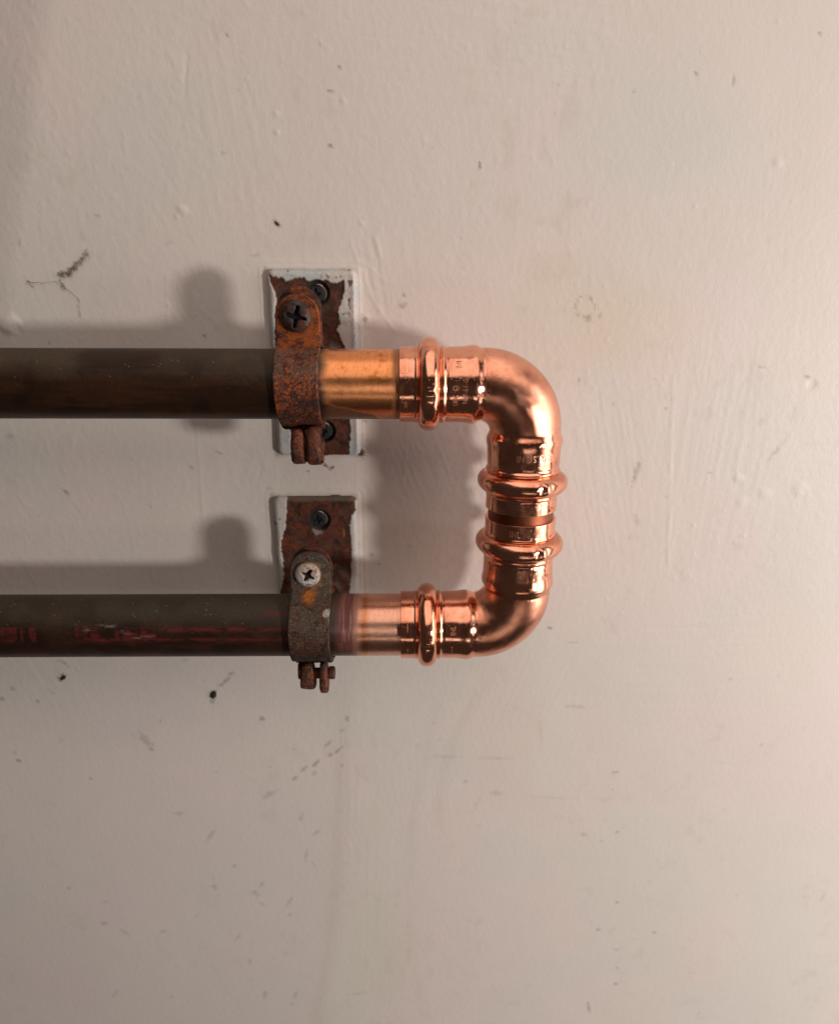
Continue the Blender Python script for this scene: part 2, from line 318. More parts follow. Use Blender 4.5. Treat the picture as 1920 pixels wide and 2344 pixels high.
    # dotted brown ring
    cx, cz = at(1337, 701); d = np.hypot(x-cx, z-cz); m = np.exp(-((d-3.4)/.55)**2)*ss(.42, .6, n2(x/.8, z/.8, 4))
    c = mixc(c, Bn, .5*m)
    # cobweb-like grime stroke upper left, dust in the corner of the upper plate
    pts = [at(*p) for p in ((136, 627), (150, 632), (165, 622), (175, 608), (193, 603), (203, 580))]
    m = np.zeros_like(x)
    for (a0, a1), (b0, b1) in zip(pts[:-1], pts[1:]):
        t = np.clip(((x-a0)*(b0-a0)+(z-a1)*(b1-a1))/((b0-a0)**2+(b1-a1)**2), 0, 1)
        m = np.maximum(m, np.exp(-(np.hypot(x-a0-t*(b0-a0), z-a1-t*(b1-a1))/.9)**2))
    c = mixc(c, G, .28*m*ss(.3, .65, f2(x/1.4, z/1.4, 14, 3)))
    # wall colour darker right at the plates' edges, paler just outside
    for k, (a, b, cc, dd, _) in PL.items():
        dx = np.maximum(np.maximum(a-x, x-b), 0); dz = np.maximum(np.maximum(cc-z, z-dd), 0); q = np.hypot(dx, dz)
        c = mixc(c, (.22, .18, .14), .45*np.exp(-(q/.8)**2)*(.4+.6*n2(x/2.5, z/2.5, 17)))
        c = mixc(c, (.72, .66, .58), .4*np.exp(-((q-3)/2)**2))
    V = np.stack([x, h, z], -1)
    o = mesh('wall', V, gridF(len(X), len(Z)), M_WALL, None, {'col': c})
    o['kind'] = 'structure'; o['label'] = 'off-white painted plaster wall with scuffs and brush marks'
    return o
wall()

# ------------------------------------------------------------------ rust colour fields
def rust_col(P, seed, orange=.5, dust=.3, dusty_above=None):
    a = f3(P, .42, seed, 5); b = f3(P, 2.1, seed+9, 4); d = f3(P, .16, seed+20, 3)
    c = solid(a.shape, (.042, .012, .005))
    c = mixc(c, (.165, .032, .007), ss(.40, .60, a))
    c = mixc(c, (.36, .080, .010), orange*ss(.50, .66, b)*ss(.40, .58, d))
    c = mixc(c, (.012, .005, .004), ss(.50, .34, b)*.9)
    c = mixc(c, (.15, .075, .048), dust*ss(.45, .62, f3(P, .5, seed+31, 4)))
    return c

# ------------------------------------------------------------------ wall plates
POLY = {
 'upper': [(230, 160), (290, 182), (360, 190), (392, 225), (450, 202), (575, 193), (590, 222), (640, 226), (720, 235), (770, 212), (830, 232), (900, 242), (950, 215), (972, 235), (965, 300), (935, 420), (900, 520),
           (925, 640), (890, 690), (930, 780), (975, 890), (1000, 1100), (1012, 1560), (1022, 1700), (1003, 1935), (600, 1935), (440, 1935), (440, 1600), (300, 1300), (290, 900), (287, 560), (300, 430), (295, 345), (262, 285)],
 'lower': [(315, 100), (950, 90), (1003, 130), (1003, 230), (990, 292), (962, 300), (950, 440), (966, 600), (970, 760), (965, 900), (948, 1060), (960, 1700), (300, 1700), (262, 1080), (300, 900), (288, 740),
           (268, 640), (282, 500), (312, 450), (322, 300), (325, 180)]}
def inpoly(x, z, P):
    r = np.zeros(x.shape, bool); n = len(P)
    for i in range(n):
        (x0, z0), (x1, z1) = P[i], P[(i+1) % n]
        if z0 == z1: continue
        c = ((z0 > z) != (z1 > z)) & (x < (x1-x0)*(z-z0)/(z1-z0)+x0); r ^= c
    return r
def blur(a, n):
    for _ in range(n):
        p = np.pad(a, 1, mode='edge'); a = (p[1:-1, 1:-1]*2+p[:-2, 1:-1]+p[2:, 1:-1]+p[1:-1, :-2]+p[1:-1, 2:])/6
    return a
def plate(parent, key, holes, bossx):
    a, b, c0, d0, z0 = PL[key]; s = .24
    X = np.arange(a, b+s, s); Z = np.arange(c0, d0+s, s); x, z = np.meshgrid(X, Z, indexing='ij')
    if key == 'upper': pts = [(p[0]/4.238+560, p[1]/4.238+590) for p in POLY[key]]
    else: pts = [(p[0]/4.325+580, p[1]/4.325+1110) for p in POLY[key]]
    pts = [tuple(float(q) for q in at(p[0], p[1], 3.0)) for p in pts]
    xx = x+.9*(f2(x/.9, z/.9, 5, 3)-.5); zz = z+.9*(f2(x/.9, z/.9, 15, 3)-.5)
    rust = inpoly(xx, zz, pts)
    rb = blur(rust.astype(float), 1)
    cr = 2.8; qx = np.abs(x-(a+b)/2)-(b-a)/2+cr; qz = np.abs(z-(c0+d0)/2)-(d0-c0)/2+cr     # rounded rectangle
    ed = -(np.hypot(np.maximum(qx, 0), np.maximum(qz, 0))+np.minimum(np.maximum(qx, qz), 0)-cr)+.35*(n2(x/4, z/4, 61)-.5)
    th = 2.2
    rr = 2.1
    h = th-(rr-np.sqrt(np.clip(rr*rr-np.clip(rr-ed, 0, rr)**2, 0, None)))
    h = np.where(ed < .05, -.35, h)
    R = np.hypot(x-bossx, z-z0); dome = 4.6*ss(15.5, 5.5, R); h = h+dome
    h += .50*(1-rb)+.25*(f2(x/3, z/3, 8, 3)-.5)*(1-rb)+.16*(f2(x/.9, z/.9, 18, 3)-.5)*rb+.35*(f2(x/4, z/4, 9, 2)-.5)*rb
    if key == 'upper': h += .3*(1-rb)*np.exp(-((x-b+1.2)/1.0)**2)
    for (hx, hz) in holes:
        r = np.hypot(x-hx, z-hz); h = np.where(r < 4.3, np.minimum(h, -.3+np.clip(r-2.6, 0, None)*1.5), h)
        rb = np.maximum(rb, ss(4.9, 4.2, r))
    P = np.stack([x, h, z], -1)
    pc = solid(x.shape, (.54, .49, .45))
    pc = mixc(pc, (.42, .47, .48), .7*ss(.40, .60, f2(x/5, z/9, 28, 3))*(1 if key == 'upper' else .25))
    pc = mixc(pc, (.05, .04, .035), .85*ss(.68, .76, f2(x/1.3, z/2.0, 38, 3))*ss(.45, .6, f2(x/8, z/8, 39, 2)))
    rc = rust_col(P, 3 if key == 'upper' else 7, .35, .35)
    rc = rc*.62+np.array((.016, .0055, .003))
    rc = mixc(rc, (.30, .25, .20), .45*ss(4, 9, R)*ss(15.5, 11, R)*ss(.35, .55, f2(x/5, z/5, 48, 3)))
    rc = mixc(rc, (.19, .15, .11), .6*ss(2.5, .8, d0-z)) if key == 'lower' else rc
    if key == 'lower':
        hx, hz = holes[0]; r = np.hypot(x-hx+.8, z-hz+4.2)
        rc = mixc(rc, (.36, .30, .26), .75*ss(2.6, .8, r+1.2*(n2(x/.8, z/.8, 3)-.5)))
        r = np.hypot((x+25)/.35, (z+84)/2.2); rc = mixc(rc, (.42, .16, .07), .7*ss(1.2, .5, r))
    for (hx, hz) in holes: rc = mixc(rc, (.012, .010, .009), .9*ss(4.8, 3.9, np.hypot(x-hx, z-hz)))  # countersinks coloured near black, the shade inside them painted in
    col = pc*(1-rb[..., None])+rc*rb[..., None]
    # a dark chipped rim between paint and rust
    rim = np.clip(1-np.abs(blur(rust.astype(float), 3)-.5)*3, 0, 1)*(1-rb)
    col = mixc(col, (.20, .15, .12), .35*rim)
    rough = .42+.45*rb; nx, nz = x.shape
    # skirt back to the wall
    I = np.arange(nx*nz).reshape(nx, nz); loop = np.concatenate([I[:, 0], I[-1, 1:], I[-2::-1, -1], I[0, -2:0:-1]])
    V = P.reshape(-1, 3); S = V[loop].copy(); S[:, 1] = -.4; cen = np.array([(a+b)/2, 0, (c0+d0)/2]); S[:, [0, 2]] += np.sign(S-cen)[:, [0, 2]]*np.minimum(1, np.abs(S-cen)/np.array([(b-a)/2, 1, (d0-c0)/2])**1)[:, [0, 2]]**30*.7; n0 = len(V); k = len(loop); j = np.arange(k); j2 = (j+1) % k
    sk = np.stack([loop[j2], loop[j], n0+j, n0+j2], -1)
    mesh('back_plate', np.concatenate([V, S]), [gridF(nx, nz), sk], M_PLATE, parent,
         {'col': np.concatenate([col.reshape(-1, 3), col.reshape(-1, 3)[loop]]), 'rough': np.concatenate([rough.ravel(), rough.ravel()[loop]]), 'metal': np.zeros(n0+k)},
         label='steel plate with most of its white paint flaked off to brown rust')

# ------------------------------------------------------------------ screw heads with a cross recess (axis off the wall)
def screw(name, parent, cx, h0, cz, r, hh, ang, colf, seed=0, depth=1.5, arm=.62, wid=.16, label=None, flat=False, metal=.1, rough=.6):
    nr, na = 44, 96
    rr = np.concatenate([np.linspace(0, 1, nr-6)**.9, [1.0]*6])*r; th = np.linspace(0, 2*np.pi, na, endpoint=False)
    t, q = np.meshgrid(th, rr, indexing='ij'); u = q*np.cos(t); v = q*np.sin(t)
    dome = hh*(1-(q/r)**(4 if not flat else 9)*.55)
    u2_ = u+.55*(n2(u/1.3, v/1.3, seed)-.5); v2_ = v+.55*(n2(u/1.3, v/1.3, seed+5)-.5)
    a = math.radians(ang); U = u2_*math.cos(a)+v2_*math.sin(a); W = (-u2_*math.sin(a)+v2_*math.cos(a))*(1+.9*np.abs(U)/r)
    c1 = ss(wid*r*1.25, wid*r*.8, np.abs(W))*ss(arm*r*1.05, arm*r*.9, np.abs(U))
    c2 = ss(wid*r*1.25, wid*r*.8, np.abs(U)*(1+.9*np.abs(W)/r))*ss(arm*r*1.05, arm*r*.9, np.abs(W))
    cc = ss(.34*r, .16*r, q); rec = np.maximum(np.maximum(c1, c2), cc)
    dome = dome-rec*depth*(1-.5*q/r)
    P = np.stack([cx+u, h0+dome, cz+v], -1)
    P[:, -6:, 1] = h0+np.array([hh*.40, hh*.3, hh*.18, hh*.05, -.4, -.9])
    n = .16*(f3(P, 1.1, seed, 3)-.5); P[..., 1] += n*(q < r*.999)
    col, rg = colf(P, rec, q/r)  # colf also colours the cross recess near black, painting in its shade
    mesh(name, P, gridF(na, nr, cu=True), M_HEAD, parent, {'col': col, 'rough': rg if not np.isscalar(rg) else np.full(q.shape, rg), 'metal': np.full(q.shape, metal)}, label=label)
def col_wall_screw(P, rec, q):
    c = solid(q.shape, (.012, .014, .014)); c = mixc(c, (.02, .018, .016), .7*ss(.5, .7, f3(P, .8, 3, 3)))
    return mixc(c, (.004, .004, .004), rec), .75+.2*rec
def col_rust_screw(P, rec, q):
    c = rust_col(P, 12, .2, .15)*.45; c = mixc(c, (.05, .032, .038), .7*ss(.5, .62, f3(P, .5, 6, 2)))
    return mixc(c, (.003, .002, .002), rec), .5+.45*rec
def col_white_screw(P, rec, q):
    c = solid(q.shape, (.40, .35, .31)); c = mixc(c, (.50, .53, .55), ss(.0, -3.0, P[..., 2]-(ZL+20.6)))
    c = mixc(c, (.08, .05, .03), .8*ss(.62, .72, f3(P, 1.4, 6, 3))); c = mixc(c, (.30, .11, .03), .8*ss(.56, .66, f3(P, .55, 16, 3))*ss(.3, .6, q))
    c = mixc(c, (.34, .12, .03), .7*ss(.1, .5, rec)*ss(.9, .4, rec)); c = mixc(c, (.25, .14, .05), .7*ss(.90, .98, q))
    return mixc(c, (.012, .007, .005), ss(.5, .9, rec)), .65+.3*rec

# ------------------------------------------------------------------ bent strap (rounded-edge strip swept along a path in the h-z plane)
def strap(name, parent, path, cx, w, t, colf, seed, ends=(True, False), label=None, rough=.8):
    p = np.asarray(path, float)
    seg = np.hypot(*np.diff(p, axis=0).T); s = np.concatenate([[0], np.cumsum(seg)]); n = int(s[-1]/.28)
    S = np.linspace(0, s[-1], n); q = np.stack([np.interp(S, s, p[:, 0]), np.interp(S, s, p[:, 1])], -1)
    for _ in range(4): q[1:-1] = (q[:-2]+2*q[1:-1]+q[2:])/4
    d = np.gradient(q, axis=0); d /= np.linalg.norm(d, axis=1)[:, None]; N = np.stack([-d[:, 1], d[:, 0]], -1)
    hw = np.full(n, w/2)
    R = w/2-.15
    if ends[0]: hw = np.where(S < R, np.sqrt(np.clip(R*R-(R-S)**2, .0, None))+.15, hw)
    else: hw = hw-np.clip(1.2-S, 0, 1.2)*.6
    if not ends[1]: e = S[-1]-S; hw = hw-np.clip(1.4-e, 0, 1.4)**2*.55
    else: e = S[-1]-S; hw = np.where(e < R, np.sqrt(np.clip(R*R-(R-e)**2, 0, None))+.15, hw)
    # section: across the width on the front, round the edge, back
    m = 34; f = np.linspace(-1, 1, m); b = .42
    sec = []
    for k in f: sec.append((k, t/2, 0))
    for a in np.linspace(90, -90, 9)[1:-1]: sec.append((1, t/2*math.sin(math.radians(a)), b*math.cos(math.radians(a))))
    for k in f[::-3]: sec.append((k, -t/2, 0))
    for a in np.linspace(-90, -270, 9)[1:-1]: sec.append((-1, t/2*math.sin(math.radians(a)), b*math.cos(math.radians(a)) if False else -b*abs(math.cos(math.radians(a)))))
    sec = np.array(sec); k = len(sec)
    X = cx+sec[None, :, 0]*(hw[:, None]-b).clip(.02)+sec[None, :, 2]; O = np.broadcast_to(sec[None, :, 1], X.shape).copy()
    O[:2] *= np.array([.25, .75])[:, None]; O[-2:] *= np.array([.75, .25])[:, None]
    P = np.stack([X, q[:, None, 0]+O*N[:, None, 0], q[:, None, 1]+O*N[:, None, 1]], -1)
    wob = .34*(f3(P, .22, seed, 3)-.5)+.16*(f3(P, 1.0, seed+3, 3)-.5)
    P[..., 1] += wob*N[:, None, 0]*np.sign(O+1e-6)*.7; P[..., 2] += wob*N[:, None, 1]*np.sign(O+1e-6)*.7
    P[..., 0] += .30*(f3(P, .5, seed+5, 3)-.5)*np.sign(sec[None, :, 0])*(np.abs(sec[None, :, 0]) > .9)
    col = colf(P, S[:, None]+0*X)
    caps = [np.stack([np.full(k-2, e*k), e*k+np.arange(1, k-1), e*k+np.arange(2, k)], -1)[:, ::(1 if e == 0 else -1)] for e in (0, n-1)]
    mesh(name, P, [gridF(n, k, cv=True), *caps], M_RUST, parent, {'col': col, 'rough': np.full(X.shape, rough), 'metal': np.full(X.shape, .15)}, label=label)
def arc(h0, z0, r, a0, a1, n=48):   # angle measured from +z towards the viewer (+h)
    a = np.radians(np.linspace(a0, a1, n)); return [(h0+r*math.sin(t), z0+r*math.cos(t)) for t in a]

def knuckle(name, parent, x0, x1, prof, seed, label=None, taper=0.0, nx=10):
    """hinge lug: an outline in the h-z plane given a thickness along x"""
    P = np.asarray(prof, float); n = 72; c = P.mean(0)
    Q = np.concatenate([P, P[:1]]); s = np.concatenate([[0], np.cumsum(np.hypot(*np.diff(Q, axis=0).T))]); S = np.linspace(0, s[-1], n, endpoint=False)
    o = np.stack([np.interp(S, s, Q[:, 0]), np.interp(S, s, Q[:, 1])], -1)
    for _ in range(6): o = (np.roll(o, 1, 0)+2*o+np.roll(o, -1, 0))/4
    rings = []; xs = []
    w = x1-x0; b = min(.7, w*.3)
    for t in np.linspace(0, 1, nx):
        x = x0+w*t; e = min(x-x0, x1-x); k = 1-.16*abs(2*t-1)**3.0-(0 if e > b else (1-math.sqrt(max(0, 1-(1-e/b)**2)))*b/3.2)
        rings.append(c+(o-c)*k); xs.append(x)
    for k in (.95, .5, .02): rings.append(c+(o-c)*k*.66); xs.append(x1)
    for k in (.95, .5, .02): rings.insert(0, c+(o-c)*k*.66); xs.insert(0, x0)
    V = np.stack([np.stack([np.full(n, xx)+taper*(g[:, 1]-P[:, 1].max())*(1 if xx < (x0+x1)/2 else -1), g[:, 0], g[:, 1]], -1) for xx, g in zip(xs, rings)])
    V += .40*(np.stack([f3(V, .45, seed+k, 3) for k in range(3)], -1)-.5)+.22*(np.stack([f3(V, 1.3, seed+k+7, 2) for k in range(3)], -1)-.5)
    col = rust_col(V, seed, .55, .12)
    mesh(name, V, gridF(len(xs), n, cv=True)[:, ::-1], M_RUST, parent, {'col': col, 'rough': np.full(V.shape[:2], .62), 'metal': np.full(V.shape[:2], .2)}, label=label)
def lathe_y(name, parent, cx, cz, prof, mat, colf, na=72, label=None):
    th = np.linspace(0, 2*np.pi, na, endpoint=False); pr = np.array(prof, float)
    V = np.stack([cx+pr[None, :, 0]*np.cos(th)[:, None], np.broadcast_to(pr[None, :, 1], (na, len(pr))), cz+pr[None, :, 0]*np.sin(th)[:, None]], -1)
    mesh(name, V, gridF(na, len(pr), cu=True)[:, ::-1], mat, parent, {'col': colf(V), 'rough': np.full(V.shape[:2], .8), 'metal': np.full(V.shape[:2], .1)}, label=label)
def lathe_x(name, parent, x0, x1, ch, cz, r, seed, hexa=False):
    n = 60; th = np.linspace(0, 2*np.pi, n, endpoint=False); rr = r*np.ones(n)
    if hexa: rr = r*np.cos(np.pi/6)/np.cos((th+.3) % (np.pi/3)-np.pi/6)
    pr = [(x0, .02), (x0, .8), (x0+.15, .95)]+[(x, 1) for x in np.linspace(x0+.4, x1-.4, 6)]+[(x1-.15, .93), (x1, .78), (x1, .02)]
    V = np.stack([np.stack([np.full(n, a), ch+rr*k*np.cos(th), cz+rr*k*np.sin(th)], -1) for a, k in pr])
    V += .16*(np.stack([f3(V, .8, seed+k, 3) for k in range(3)], -1)-.5)
    mesh(name, V, gridF(len(pr), n, cv=True)[:, ::-1], M_RUST, parent, {'col': rust_col(V, seed, .3, .2), 'rough': np.full(V.shape[:2], .7), 'metal': np.full(V.shape[:2], .2)})

def bracket(key, cx, w, ft, rt, sz, holes, label):
    z0 = PL[key][4]; up = key == 'upper'
    t = thing('pipe_bracket', (cx, 0, z0), label, 'pipe bracket', 'rusty brackets holding the two pipes to the wall')
    plate(t, key, holes, cx)
    for hx, hz in holes:
        screw('wall_screw', t, hx-.9, .1, hz-.35, 3.3, .9, 12, col_wall_screw, 5, .6, .58, .17, flat=True, label='dark grey countersunk cross-head screw')
    def cneck(V): return rust_col(V, 40, .3, .3)
    lathe_y('threaded_boss', t, cx, z0, [(8.2, 5.6), (7.2, 7.2), (6.6, 8.0), (6.6, 11.8), (6.1, 12.4), (5.0, 12.6), (5.0, 15.4), (.05, 15.5)], M_RUST, cneck)
    def cfront(P, S):
        if up:
            c = rust_col(P, 61, .95, .10)
            a = ss(z0+10.5, z0+12.0, P[..., 2]); c = mixc(c, (.34, .082, .010), .75*a*ss(.35, .6, f3(P, .45, 8, 4)))
            c = mixc(c, (.035, .014, .010), .8*ss(z0+23, z0+27, P[..., 2])*ss(.4, .6, f3(P, .4, 9, 3)))
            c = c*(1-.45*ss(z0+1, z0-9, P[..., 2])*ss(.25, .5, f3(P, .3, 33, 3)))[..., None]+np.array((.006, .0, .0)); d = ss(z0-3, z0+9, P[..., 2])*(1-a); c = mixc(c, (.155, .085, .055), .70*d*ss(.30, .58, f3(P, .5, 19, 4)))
        else:
            c = rust_col(P, 71, .25, .10)*.5
            d = ss(z0-5, z0+7, P[..., 2]); c = mixc(c, (.080, .060, .040), .80*d*ss(.28, .52, f3(P, .5, 29, 4)))
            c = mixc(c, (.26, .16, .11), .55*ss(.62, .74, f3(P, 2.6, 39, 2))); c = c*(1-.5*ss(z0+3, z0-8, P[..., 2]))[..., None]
            c = mixc(c, (.034, .038, .033), .6*ss(z0+17, z0+24, P[..., 2])*ss(.42, .58, f3(P, .3, 49, 3)))
            r = np.hypot((P[..., 0]-cx+.4)/2.4, (P[..., 2]-(z0+13.1))/1.9)+1.0*(f3(P, .8, 5, 3)-.5)
            c = mixc(c, (.26, .085, .012), .7*ss(1.7, .9, r)*(P[..., 1] > HP)*ss(.3, .6, f3(P, 1.6, 6, 3))); c = mixc(c, (.46, .14, .012), .95*ss(1.05, .5, r)*ss(.22, .5, f3(P, 1.8, 16, 3))*(P[..., 1] > HP))
            r = np.hypot(P[..., 0]-cx-1, P[..., 2]-(z0+20)); c = mixc(c, (.30, .15, .05), .6*ss(6, 4.6, r)*ss(.4, .6, f3(P, .6, 15, 3)))
            r = np.hypot((P[..., 0]-cx-6.0)/1.2, (P[..., 2]-(z0+9))/1.3); c = mixc(c, (.5, .47, .42), .7*ss(1.2, .6, r+.6*(f3(P, 1.5, 2, 2)-.5)))
        return c
    def crear(P, S): return rust_col(P, 81, .7 if up else .15, .3)*(1 if up else .7)
    hf, hr = HP+1.5, HP-.9
    fr = [(hf, z0+ft), (hf, z0+18), (hf, z0+13.4)]+arc(HP, z0, 12.15, 17, 163)+[(hf+.6, z0-12.9), (hf+.5, z0-14.3)]
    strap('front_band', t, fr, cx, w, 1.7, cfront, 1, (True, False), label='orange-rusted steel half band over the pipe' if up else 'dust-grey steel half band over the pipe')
    re = [(hr, z0+rt), (hr, z0+18), (hr, z0+13.2)]+arc(HP, z0, 12.15, -4, -176)+[(hr, z0-13.0), (hr, z0-14.6)]
    strap('rear_band', t, re[::-1], cx+.3, w, 1.7, crear, 2, (False, True))
    if up: screw('clamp_screw', t, cx-.3, hf+.7, z0+sz, 4.75, 2.3, 78, col_rust_screw, 3, 1.9, .72, .15, label='dark rusted cross-head screw with a worn recess')
    else: screw('clamp_screw', t, cx-.7, hf+.7, z0+sz, 4.45, 1.9, 58, col_white_screw, 4, 1.6, .55, .17, label='cross-head screw crusted with white paint')
    def disc(c, hw, top, bot, n=30):
        a = np.radians(np.linspace(0, 180, n)); r = [(HP+c+hw*math.cos(k), z0+bot+hw*.9-hw*.9*math.sin(k)) for k in a]
        return [(HP+c+hw*.75, z0+top)]+r+[(HP+c-hw*.75, z0+top)]
    if up:
        knuckle('hinge_lug', t, cx-3.6, cx+.9, disc(3.2, 4.6, -13.4, -25.6), 5)
        knuckle('hinge_lug', t, cx+1.3, cx+6.4, disc(3.4, 4.7, -12.6, -25.8), 6)
        lathe_x('hinge_pin', t, cx-3.9, cx+6.9, HP+3.2, z0-19.5, 1.9, 7)
    else:
        knuckle('hinge_lug', t, cx-4.8, cx-.2, disc(2.4, 3.9, -13.4, -24.6), 8, taper=.045)
        knuckle('hinge_lug', t, cx+1.9, cx+5.0, disc(3.0, 4.2, -12.8, -25.8), 9)
        lathe_x('hinge_pin', t, cx-5.0, cx+5.2, HP+2.6, z0-18.3, 2.0, 10)
        lathe_x('pin_head', t, cx+5.1, cx+7.4, HP+2.6, z0-18.2, 2.5, 11, True)
        knuckle('hinge_ear', t, cx-6.0, cx-4.7, disc(1.6, 3.2, -13.8, -21.0), 12)
    return t
h2 = tuple(float(v) for v in at(741, 988, 3))
bracket('upper', -34.3, 13.7, 27.6, 29.9, 20.9, [(-31.4, 4.0), h2], 'orange-rusted pipe bracket with chipped white plate round the upper pipe')
bracket('lower', -34.3, 14.2, 28.8, 29.9, 20.7, [(-34.3, -78.8), (-34.3, -130)], 'brown pipe bracket with a white-crusted screw round the lower pipe')

# ------------------------------------------------------------------ the two old pipes
def pipe(key, z0, label):
    up = key == 'upper'
    t = thing('copper_pipe', (-20, HP, z0), label, 'pipe', 'old copper pipes running along the wall')
    def part(name, xs, fn, mat, lab):
        na = 220; th = np.linspace(0, 2*np.pi, na, endpoint=False)
        x, a = np.meshgrid(xs, th, indexing='ij'); r = RP+.05*(f2(x/14, 3*np.sin(a)+9, 4, 2)-.5)
        dz = -.000*(x)
        P = np.stack([x, HP+r*np.cos(a), z0+dz+r*np.sin(a)], -1)
        col, rg, me = fn(P, x, a)
        mesh(name, P, gridF(len(xs), na, cv=True), mat, t, {'col': col, 'rough': rg, 'metal': me}, label=lab)
    def fields(P, x, a):
        A = np.degrees(np.arctan2(np.sin(a), np.cos(a)))     # 0 = facing out, 90 = top
        zz = P[..., 2]-z0
        g = f3(P, .10, 5 if up else 15, 4); fn = f3(P, 1.1, 25, 3); Ps = P*np.array([.12, 1, 1]); st = f3(Ps, .5, 35, 4)
        c = solid(x.shape, (.030, .0135, .007) if up else (.036, .016, .010))
        c = mixc(c, (.052, .021, .010), .6*ss(.45, .62, st)); c = mixc(c, (.010, .006, .005), .5*ss(.55, .40, g))
        # settled dust on the upward side, wiped off in places
        top = ss(5, 62, A+26*(g-.5)+10*(fn-.5))*ss(170, 130, A)
        top = top*(1-.32*ss(.50, .60, f3(P, .045, 45, 3)))
        du = (.074, .053, .034) if up else (.056, .046, .031)
        if up:
            e = ss(-104, -96, x+6*(n2(zz/3, zz*0, 3)-.5))*ss(-74, -78, x)*ss(.3, .5, ss(20, 45, A)); top = top*(1-.7*e)
            top = np.maximum(top, .75*ss(-66, -44, x)*ss(-4, 40, A+20*(fn-.5))*ss(170, 130, A))
        c = mixc(c, du, .85*top); c = mixc(c, (.34, .31, .25), .5*ss(.85, .88, f3(P, 2.4, 55, 2))*ss(-10, 30, A))
        c = mixc(c, (.07, .026, .012), .35*ss(.55, .7, st)*ss(30, -30, A))
        rg = .46+.30*top+.10*(fn-.5); me = .30*(1-top)
        if not up:
            k = f3(P*np.array([.5, 1, 1]), .9, 65, 3)
            wear = .35+.65*ss(.36, .52, f3(P*np.array([.3, 1, 1]), .6, 66, 3))
            inkc = (.23, .028, .032)
            zt, zb = 3.6, .1
            l1 = np.exp(-((zz-zt)/.75)**2)*ss(-87, -84, x); l2 = np.exp(-((zz-zb)/.65)**2)*ss(-116, -113, x)
            inside = ss(zb-1.0, zb-.4, zz)*ss(zt+1.2, zt+.6, zz)
            bl = (ss(-144, -143, x)*ss(-127, -128, x)*ss(.25, .5, n2(x/1.1, x*0, 4))+ss(-114.5, -113.5, x)*ss(-103, -105, x)*ss(.3, .6, n2(x/1.2, x*0, 7))+ss(-101, -100, x)*ss(-86, -87, x)*ss(.28, .45, n2(x/1.5, x*0, 2)))*inside*.8
            ink = np.clip(np.maximum(np.maximum(l1, l2), bl)*wear*ss(.25, .5, k), 0, 1)
            ink = ink*(1-ss(-29, -27, x))
            c = mixc(c, inkc, .48*ink)
            c = mixc(c, (.13, .022, .024), .6*np.exp(-((zz-8.2)/.6)**2)*ss(-51, -50, x)*ss(-43, -44, x)*wear)
            # pale smears
            u = zz-(5.2+(-(x+112))*.16); sme = np.exp(-((u+1.2*np.sin(x/3.1))/.7)**2)*ss(-118, -112, x)*ss(-85, -90, x)*ss(.45, .62, f3(P*np.array([.4, 1.4, 1.4]), .9, 75, 3))
            c = mixc(c, (.22, .18, .15), .7*sme)
        # scraped and sanded length
        if up:
            x0 = -27.6+2.6*(f2(zz/2.2, x*0, 9, 3)-.5)
            m = ss(x0, x0+4.0, x+.6*(n2(x/.25, zz/14, 4)-.5))
            olive = ss(.5, -.5, zz+4.6+(x+26)*.27+1.0*(f3(P, .35, 88, 3)-.5)-2.2*ss(-12, -7, x)*-1)*ss(-5, -8, x)
            m = m*(1-.80*olive)
            m = m*(1-.5*ss(-5.6, -4.2, x+.8*(n2(zz/1.3, x*0, 5)-.5)))
            cc = solid(x.shape, (.94, .37, .15)); cc = mixc(cc, (.62, .21, .04), .85*ss(.47, .62, f3(P, .8, 85, 5))*ss(.3, .6, f3(P, .2, 86, 2))*ss(-1, 4, zz)*ss(-27, -20, x)*ss(-4, -9, x))
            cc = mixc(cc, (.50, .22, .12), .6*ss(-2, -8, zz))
        else:
            ring = f2(x/.30, zz/5, 14, 2)
            m = ss(-20.5, -15.6, x+1.8*(ring-.5)); m = np.maximum(m, .22*ss(-27, -21, x)*ss(.45, .7, ring)*ss(-8, 0, zz))
            cc = solid(x.shape, (.90, .47, .32)); cc = mixc(cc, (.62, .20, .07), .75*np.exp(-((x+15.4+.8*(ring-.5))/1.2)**2))
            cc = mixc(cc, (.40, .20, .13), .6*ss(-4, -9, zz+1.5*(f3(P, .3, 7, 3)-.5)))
            c = mixc(c, (.16, .045, .045), .75*ss(-26.5, -23, x)*ss(-10, -2, zz))
        cc = cc*(.90+.2*f2(x/.22, zz/2.6, 24, 2)[..., None])
        c = c*(1-m[..., None])+cc*m[..., None]; rg = rg*(1-m)+(.30+.10*fn)*m; me = me*(1-m)+1.0*m
        return c, rg, me
    X1 = np.concatenate([np.linspace(-420, -152, 30), np.arange(-150, -28.0, .34), [-28.0]])
    part('pipe_run', X1, fields, M_PIPE, 'dark tarnished length under dust' if up else 'dark tarnished length with a faded red printed line')
    part('sanded_end', np.concatenate([[-28.0], np.arange(-27.7, 3, .20), np.linspace(3, 12, 8)]), fields, M_BRUSH, 'bright copper end rubbed clean')
pipe('upper', ZU, 'thick dusty brown copper pipe, upper of the two, with a bright orange end')
pipe('lower', ZL, 'dark copper pipe with a faded red printed line, lower of the two')

